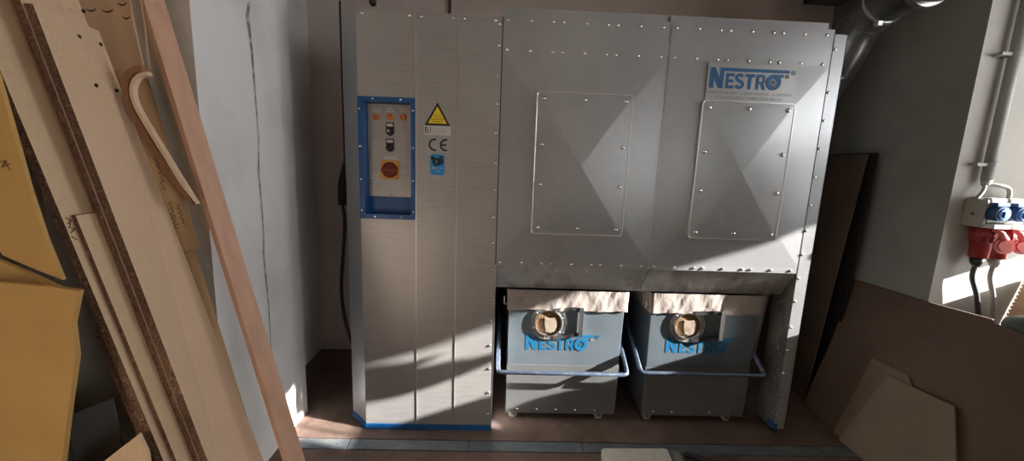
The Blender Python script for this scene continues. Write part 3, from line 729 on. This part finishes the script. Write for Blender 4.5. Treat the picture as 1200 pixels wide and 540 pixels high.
for r_, oy, oz in ((.030, .045, -.015), (.026, -.005, -.025), (.022, -.045, -.03)):
    b = nb(); path = []
    for k in range(25):
        a_ = 2*PI*k/24; path.append((pc_.x-.082+.012*abs(math.cos(a_))*0, pc_.y+oy+r_*math.cos(a_), pc_.z+oz+r_*.75*math.sin(a_)))
    tube(b, path, .006, 8); obj('strap_loop', b, 'plastic', t, True)

# ---------------------------------------------------------------- boards at the right
def slabx(name, X, pxs, thick, m, lab, cat='board', lean=0.0, group=None, edge=None):
    """sheet lying along the right wall: corners taken from image pixels on the plane x = X"""
    pts = []
    for px, py in pxs:
        p = on(0, X, px, py)
        if lean:                      # foot stands away from the wall
            for _ in range(12): p = on(0, X-lean*(1-p.z/.8), px, py)
        pts.append(p)
    for p in pts: p.z = max(p.z, 0)
    b = nb(); prism(b, pts, (thick, 0, 0), 0, 0 if edge is None else 1)
    return tag(obj(name, b, [m] if edge is None else [m, edge]), lab, cat, group)
# tall pair behind
def tall(name, near_px, y, yf, t, top, m, lab, x_off=0):
    (ax, az), (bx_, bz) = [(on(1, y, *q).x, on(1, y, *q).z) for q in near_px]
    k = (bx_-ax)/(bz-az); x0 = ax-k*az
    b = nb(); prism(b, [(x0, y, 0), (x0+k*top, y, top), (x0+k*top, yf, top), (x0, yf, 0)], (t, 0, 0))
    return tag(obj(name, b, m), lab, 'board')
tall('hardboard_sheet', ((1017.5, 177), (958, 405)), .36, .88, .010, 1.60, 'hardd', 'tall dark brown hardboard sheet leaning in the corner right of the machine')
tall('black_sheet', ((1028, 176), (1004, 290)), .33, .88, .012, 1.61, 'blackb', 'tall black strip behind the dark brown sheet in the right corner')  # near-black strip along the edge of the brown sheet
bs = slabx('large_board', 2.255, ((1000, 327), (1085, 353), (1163, 374), (1164, 378), (1205, 396), (1330, 450), (1330, 700), (1100, 606), (994, 516), (940, 473), (974, 400)), .010, 'hardb', 'large brown hardboard sheet leaning on the right wall below the sockets', lean=.27)
slabx('board_offcut', 2.235, ((1022, 419), (1064, 440), (1100, 560), (1020, 552), (976, 508)), .008, 'offc', 'small offcut leaning on the large brown sheet, the rear one of two', lean=.27)
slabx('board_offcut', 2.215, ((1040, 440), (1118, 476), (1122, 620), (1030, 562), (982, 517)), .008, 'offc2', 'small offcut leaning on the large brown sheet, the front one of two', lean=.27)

# ---------------------------------------------------------------- boards at the left
def lboard(name, x0, k, yn, yf, t, top, m, lab, holes=None, far=None):
    b = nb()
    xf, kf = far or (x0, k)
    P0 = [(x0, yn, 0), (x0+k*top, yn, top), (xf+kf*top, yf, top), (xf, yf, 0)]
    prism(b, P0, (-t, 0, 0), 0, 1)
    if name and holes:
        for px, py in holes:
            # solve the point on the leaning face
            p = on(0, x0, px, py)
            for _ in range(30):
                f_ = (p.y-yn)/(yf-yn); p = on(0, (x0+k*p.z)*(1-f_)+(xf+kf*p.z)*f_, px, py)
            cyl(b, (p.x+.0006, p.y, p.z), (-1, 0, 0), .006, .002, 10, 2)
    return tag(obj(name, b, [m, 'chip', 'black']), lab, 'board', 'long sheets leaning on the left wall')
lboard('chipboard_sheet', -.802, -.250, -.820, -.600, .024, 1.83, 'mdf', 'front pale sheet with drill holes beside the pink lath, shortest of the leaning stack', ((93, 43), (118, 52), (113, 100), (137, 106), (98, 13)), far=(-.804, -.274))
lboard('chipboard_sheet', -.829, -.250, -.822, -.600, .017, 2.6, 'mdf', 'second pale sheet directly behind the holed one, rising above it', far=(-.831, -.274))
lboard('chipboard_sheet', -.847, -.262, -.864, -.62, .012, 1.272, 'mdf2', 'thin sheet in front of the second pale sheet, its top end halfway up the stack', far=(-.852, -.276))
marked = lboard('chipboard_sheet', -.864, -.262, -.884, -.62, .024, 2.65, 'mdf2', 'pencil marked thick sheet at the left of the black gap in the leaning stack', far=(-.868, -.276))
lboard('chipboard_sheet', -.905, -.262, -.860, -.62, .018, .95, 'hardd', 'sheet just left of the pencil marked sheet, shadow put into its dark brown')  # dark colour of these two sheets stands in for the gap's shadow
lboard('chipboard_sheet', -.950, -.262, -.835, -.62, .018, .90, 'hardd', 'sheet furthest left in the gap behind the grey sheet, shadow put into its dark colour')
# pencil mark "W TA" on the marked sheet's edge
b = nb()
for q0, q1 in (((77, 255), (84, 259)), ((84, 259), (79, 262)), ((80, 266), (88, 268)), ((88, 268), (83, 273)), ((84, 277), (90, 281)), ((82, 259), (82, 265))):
    tube(b, [on(1, -.8855, *q0), on(1, -.8855, *q1)], .0012, 6)
obj('pencil_mark', b, 'ink', marked)
# orange tan board flat against the pier front
fe = [on(1, -.4975, *q) for q in ((143, -50), (151, 0), (164, 80), (184, 195), (215, 330))]
kx = (fe[4].x-fe[1].x)/(fe[4].z-fe[1].z); xf0 = fe[1].x-kx*fe[1].z
b = nb(); tp_ = 2.35
P4 = [Vector((xf0-.20, -.600, 0)), Vector((xf0-.20+kx*tp_, -.600, tp_)), Vector((xf0+kx*tp_, -.4975, tp_)), Vector((xf0, -.4975, 0))]
prism(b, P4, (-.003, .002, 0))
nrm = (P4[1]-P4[0]).cross(P4[3]-P4[0]).normalized()
if nrm.x < 0: nrm = -nrm
def hit(px, py):
    d = (on(1, 0, px, py)-CAM).normalized(); return CAM+d*((P4[0]-CAM).dot(nrm)/d.dot(nrm))
for px, py, w in ((107, 10, 5), (126, 11, 6), (148, 19, 4), (143, 3, 5)):
    path = [hit(px+w*math.cos(a), py-3*math.sin(a))+nrm*.001 for a in [PI+PI*k/8 for k in range(9)]]
    tube(b, path, [.001, .0015, .002, .0025, .003, .0025, .002, .0015, .001], 6, 1)
tag(obj('template_board', b, ['orangeb', 'ink']), 'orange-tan board with curved slots behind the holed sheet, before the pier', 'board')
# thin laths / strings beside it
for i, (q0, q1, m_, nm) in enumerate((((148, -30), (172, 92), 'cream', 'thin pale strip beside the pink lath, left of two'), ((160, -30), (176, 90), 'cream', 'thin pale strip beside the pink lath, right of two'))):
    b = nb(); a, c = on(1, -.57, *q0), on(1, -.57, *q1); d = (c-a); c2 = a+d*1.0
    tube(b, [a, (a+c)/2+Vector((.006*(1 if i else -1), 0, 0)), c2], .0028, 6); tag(obj('thin_strip', b, m_), nm, 'strip', 'thin pale strips')
# pink lath
t_ = [(on(1, -.62, 345, 560), on(1, -.535, 170, -20))]
fo, tp = on(1, -.655, 338, 545), on(1, -.575, 168, 0)
d = (tp-fo).normalized(); fo = fo-d*(fo.z/d.z); tp = fo+d*((2.2)/d.z)
b = nb()
w1 = Vector((.72, -.69, 0)); w1 = (w1-d*w1.dot(d)).normalized(); w2 = d.cross(w1).normalized()
if w2.x > 0: w2 = -w2
h1, h2 = .046, .036
base = [fo+w2*0, fo+w1*0]
# front-facing corner line runs fo->tp; one side goes right-back, the other left-back
ra = Vector((.45, .89, 0)); ra = (ra-d*ra.dot(d)).normalized(); la = Vector((-.89, .45, 0)); la = (la-d*la.dot(d)).normalized()
prism(b, [fo, fo+ra*.062, fo+ra*.062+la*.030, fo+la*.030], tp-fo, 0, None, .001)
tag(obj('wooden_lath', b, 'pink'), 'long planed pinkish wooden lath leaning before the white pier', 'lath')
# kraft roll with the dowel inside
t = empty('kraft_paper_roll', on(1, -.55, 250, 540), 'brown kraft paper roll with handwriting wrapped round a pine pole behind the stack', 'paper roll')
axp = [on(1, -.556, px, py) for px, py in ((122, -10), (184, 182), (218, 293))]
u = (axp[2]-axp[0]).normalized()
b = nb(); tube(b, [axp[2]-u*.62, axp[2]], .042, 36); kr = obj('paper_wrap', b, 'kraft', t)
fl = axp[2]+u*((-axp[2].z)/u.z)
b = nb(); tube(b, [axp[2]-u*.1, fl], [.026, .024], 24); obj('pole', b, 'dowel', t, True)
b = nb(); rnd = random.Random(5)
def scrib(p0, p1, n, amp):
    path = []
    for i in range(n+1):
        s = i/n; px = p0[0]+(p1[0]-p0[0])*s+amp*math.sin(i*2.2)+rnd.uniform(-.8, .8); py = p0[1]+(p1[1]-p0[1])*s+rnd.uniform(-1.2, 1.2)
        dv = (on(1, 0, px, py)-CAM).normalized(); best = None
        for k_ in range(400):                      # first touch of the roll's surface
            q = CAM+dv*(1.1+k_*.002); ax_ = axp[1]+u*(q-axp[1]).dot(u)
            if (q-ax_).length < .0432: best = q; break
        if best: path.append(tuple(best))
    if len(path) < 3: return
    tube(b, path, .0012, 5)
scrib((182, 182), (193, 222), 26, 3.2); scrib((199, 236), (207, 268), 18, 3.0); scrib((208, 240), (216, 262), 12, 2.6)
obj('handwriting', b, 'ink', t)
# bent strips
def strip(name, pxs, y, depth, th, m, lab):
    P = smooth_path([on(1, y, *q) for q in pxs], 6); b = nb(); prev = None
    for i, p in enumerate(P):
        d = (P[min(i+1, len(P)-1)]-P[max(i-1, 0)]).normalized(); n_ = Vector((-d.z, 0, d.x))*th/2
        w = 1 if i < len(P)-6 else max(.15, (len(P)-i)/7)
        q = [b.verts.new(v) for v in (p+n_*w, p-n_*w, p-n_*w+Vector((0, depth, 0)), p+n_*w+Vector((0, depth, 0)))]
        if prev:
            for k in range(4): b.faces.new((prev[k], prev[(k+1) % 4], q[(k+1) % 4], q[k]))
        else: b.faces.new(q)
        prev = q
    b.faces.new(prev[::-1]); bmesh.ops.recalc_face_normals(b, faces=b.faces)
    return tag(obj(name, b, m), lab, 'bent wood')
strip('bent_wood_strip', ((173, 86), (163, 88), (156, 95), (153.5, 108), (158, 124), (168, 142), (180, 162), (195, 186), (212, 214), (230, 239)), -.640, .018, .011, 'cream', 'pale bent wooden strip with hooked top hanging over the board stack')
strip('bent_wood_strip', ((166, 80), (156, 82), (148, 90), (146, 106), (151, 126), (162, 146), (175, 168), (190, 190), (207, 216), (226, 240)), -.632, .024, .020, 'brownw', 'brown bent wooden strip with hooked top behind the pale one')
# ochre sheets near the camera
def slaby(name, Y, pxs, th, m, lab, cat='board', group=None, edge='chip'):
    pts = [on(1, Y, *q) for q in pxs]
    for p, q in zip(pts, pxs):
        if q[1] > 560: p.z = 0
    b = nb(); prism(b, pts, (0, th, 0), 0, 1)
    return tag(obj(name, b, [m, edge]), lab, cat, group)
ochre1 = slaby('ochre_board', -.955, ((-160, 40), (-30, 30), (-4, 88), (14, 150), (34, 222), (54, 282), (73, 328), (40, 315), (3, 299), (-3, 288), (-160, 240)), .010, 'ochre', 'ochre board at the left edge with pencil letters, above the dark crack', group=None, edge='ochre')
slaby('ochre_board', -.950, ((-160, 254), (0, 306), (38, 322), (70, 337), (78, 420), (60, 700), (-160, 700)), .010, 'ochre', 'small visible wedge of ochre board between the crack and the big lower board', edge='ochre')
slaby('ochre_board', -.985, ((-160, 322), (0, 331), (60, 336), (92, 341), (84, 380), (88.5, 418), (80, 480), (72, 545), (50, 760), (-160, 760)), .014, 'ochre', 'large ochre board filling the lower left corner', edge='ochre')
b = nb()
for q0, q1 in (((0, 190), (7, 188)), ((7, 188), (3, 195)), ((5, 189), (12, 199)), ((3, 192), (9, 190)), ((2, 196), (12, 192))):
    tube(b, [on(1, -.9555, *q0), on(1, -.9555, *q1)], .0009, 5)
obj('pencil_mark', b, 'ink', ochre1)
slaby('grey_sheet', -.80, ((80, 487), (131, 467), (141, 510), (165, 640), (100, 640)), .006, 'greysheet', 'grey coated sheet standing low between the ochre board and the stack', edge='greysheet')
slaby('pale_offcut', -.93, ((121, 541), (162, 509), (172, 530), (190, 600), (140, 640), (100, 560)), .010, 'mdf2', 'pale offcut corner in front of the stack at the bottom edge', edge='mdf2')

# ---------------------------------------------------------------- small things on the floor in front
def fl_(px, py, z): return on(2, z, px, py)
b = nb(); z = .035
pts = [fl_(705, 526.5, z), fl_(708, 525, z), fl_(779, 525, z), fl_(782, 526.5, z), fl_(798, 560, z), fl_(706, 560, z)]
prism(b, pts, (0, 0, -z), 0, None, .002); tag(obj('pale_block', b, 'palebox'), 'pale flat block lying on the floor before the right bin', 'block')
b = nb(); pts = [fl_(784, 527, .03), fl_(792, 528, .03), fl_(798, 531, .03), fl_(812, 560, .03), fl_(800, 560, .03)]
prism(b, pts, (0, 0, -.03), 0, None, .002); tag(obj('grey_felt_block', b, 'greysheet'), 'dark grey block beside the pale block on the floor', 'block')
b = nb(); P = [fl_(803, 532, .02), fl_(815, 535, .018), fl_(840, 543, .018), (on(2, .018, 880, 556))]
tube(b, smooth_path(P, 4), .014, 14); tag(obj('black_hose_end', b, 'plastic', None, True), 'black hose end on the floor right of the pale block', 'hose')

# ---------------------------------------------------------------- outside: paving and added sun blockers
b = nb(); box(b, 2.905, 14, -14, 6, -.3, -.15); struct('ground_outside', b, 'pave', 'paved yard outside the window')
b = nb()
CX0, CX1, CZ0, CZ1 = 2.91, 5.0, 2.56, 2.42
n = 60
for i in range(n):                 # corrugated canopy sheet, unseen, added to cut off the high sun
    ya_, yb_ = .9-4.2*i/n, .9-4.2*(i+1)/n
    h0 = .012*math.sin(i*PI/1.5); h1 = .012*math.sin((i+1)*PI/1.5)
    vs = [b.verts.new(v) for v in ((CX0, ya_, CZ0+h0), (CX1, ya_, CZ1+h0), (CX1, yb_, CZ1+h1), (CX0, yb_, CZ0+h1), (CX0, ya_, CZ0+h0-.01), (CX1, ya_, CZ1+h0-.01), (CX1, yb_, CZ1+h1-.01), (CX0, yb_, CZ0+h1-.01))]
    b.faces.new(vs[:4]); b.faces.new(vs[4:]); b.faces.new((vs[1], vs[2], vs[6], vs[5]))
struct('canopy', b, 'conduit', 'unseen corrugated canopy added outside the window to cut off the high sun')

# unseen frame post, shutter panel and planter, added to block and streak the sun
b = nb(); box(b, 2.84, 2.90, WY0-.14, WY0, 1.15, WZ1); box(b, 2.84, 2.90, -2.0, -1.94, WZ0, WZ1); box(b, 2.84, 2.90, -1.94, WY0-.14, WZ1-.06, WZ1)
box(b, 2.85, 2.89, -1.94, -1.07, WZ0, 1.80)
struct('window_sunblock', b, 'frame', 'window frame in the right wall, its post and shutter panel added to block sun')
t = empty('shadow_planter', (2.82, -.8, .66), 'unseen planter box with broad leaves, added on the outer sill to cast shadow streaks', 'planter')
b = nb(); box(b, 2.76, 2.88, -.945, -.695, .66, 1.22, 0, .01); box(b, 2.76, 2.88, -1.24, -.86, .66, 1.27, 0, .01); obj('planter_box', b, 'conduit', t)
def leafm(pts, w):
    bm = nb(); P = smooth_path([(2.82, a-.075, c+.10) for a, c in pts], 6); n = len(P); prev = None
    for i, p in enumerate(P):
        d = (P[min(i+1, n-1)]-P[max(i-1, 0)]).normalized(); q_ = Vector((0, -d.z, d.y))*w*math.sin(PI*min(.97, .05+i/n))**.8
        q = [bm.verts.new(p+q_+Vector((.01, 0, 0))), bm.verts.new(p), bm.verts.new(p-q_+Vector((.01, 0, 0)))]
        if prev:
            for k in range(2): bm.faces.new((prev[k], prev[k+1], q[k+1], q[k]))
        prev = q
    return bm
for pts, w in ((((-.86, 1.42), (-.78, 1.36), (-.70, 1.35), (-.60, 1.37)), .055), (((-.88, 1.56), (-.82, 1.50), (-.76, 1.46), (-.71, 1.475)), .035), (((-.87, 1.34), (-.80, 1.42), (-.74, 1.40), (-.67, 1.40)), .04), (((-.88, 1.36), (-.86, 1.46), (-.84, 1.56), (-.80, 1.66)), .04)):
    obj('leaf', leafm(pts, w), 'leaf', t)
b = nb(); tube(b, smooth_path([(2.82, -.88, 1.20), (2.82, -.955, 1.32), (2.82, -.955, 1.55), (2.82, -.925, 1.7)], 4), .007, 8); obj('stem', b, 'bark', t)

# ---------------------------------------------------------------- light
W = bpy.data.worlds.new('World'); S.world = W; W.use_nodes = True
bg = W.node_tree.nodes['Background']; bg.inputs[0].default_value = (.98, .985, 1.0, 1); bg.inputs[1].default_value = 9.0
SA, SB = .25, .36
sd = bpy.data.lights.new('sun', 'SUN'); so = bpy.data.objects.new('sun', sd); COL.objects.link(so)
sd.energy = 40; sd.angle = math.radians(.6); sd.color = (1, .96, .90)
so.rotation_euler = Vector((-1, SA, -SB)).to_track_quat('-Z', 'Y').to_euler()
# daylight portals in the wall openings, the rear one an added window
def portal(name, loc, rot, sx, sy):
    l = bpy.data.lights.new(name, 'AREA'); l.shape = 'RECTANGLE'; l.size = sx; l.size_y = sy; l.cycles.is_portal = True
    o = bpy.data.objects.new(name, l); COL.objects.link(o); o.location = loc; o.rotation_euler = rot
portal('window_portal', (2.89, (WY0+WY1)/2, (WZ0+WZ1)/2), (0, PI/2, 0), WZ1-WZ0, WY0-WY1)
portal('window_portal', (2.89, -3.8, 1.65), (0, PI/2, 0), 1.5, 1.6)
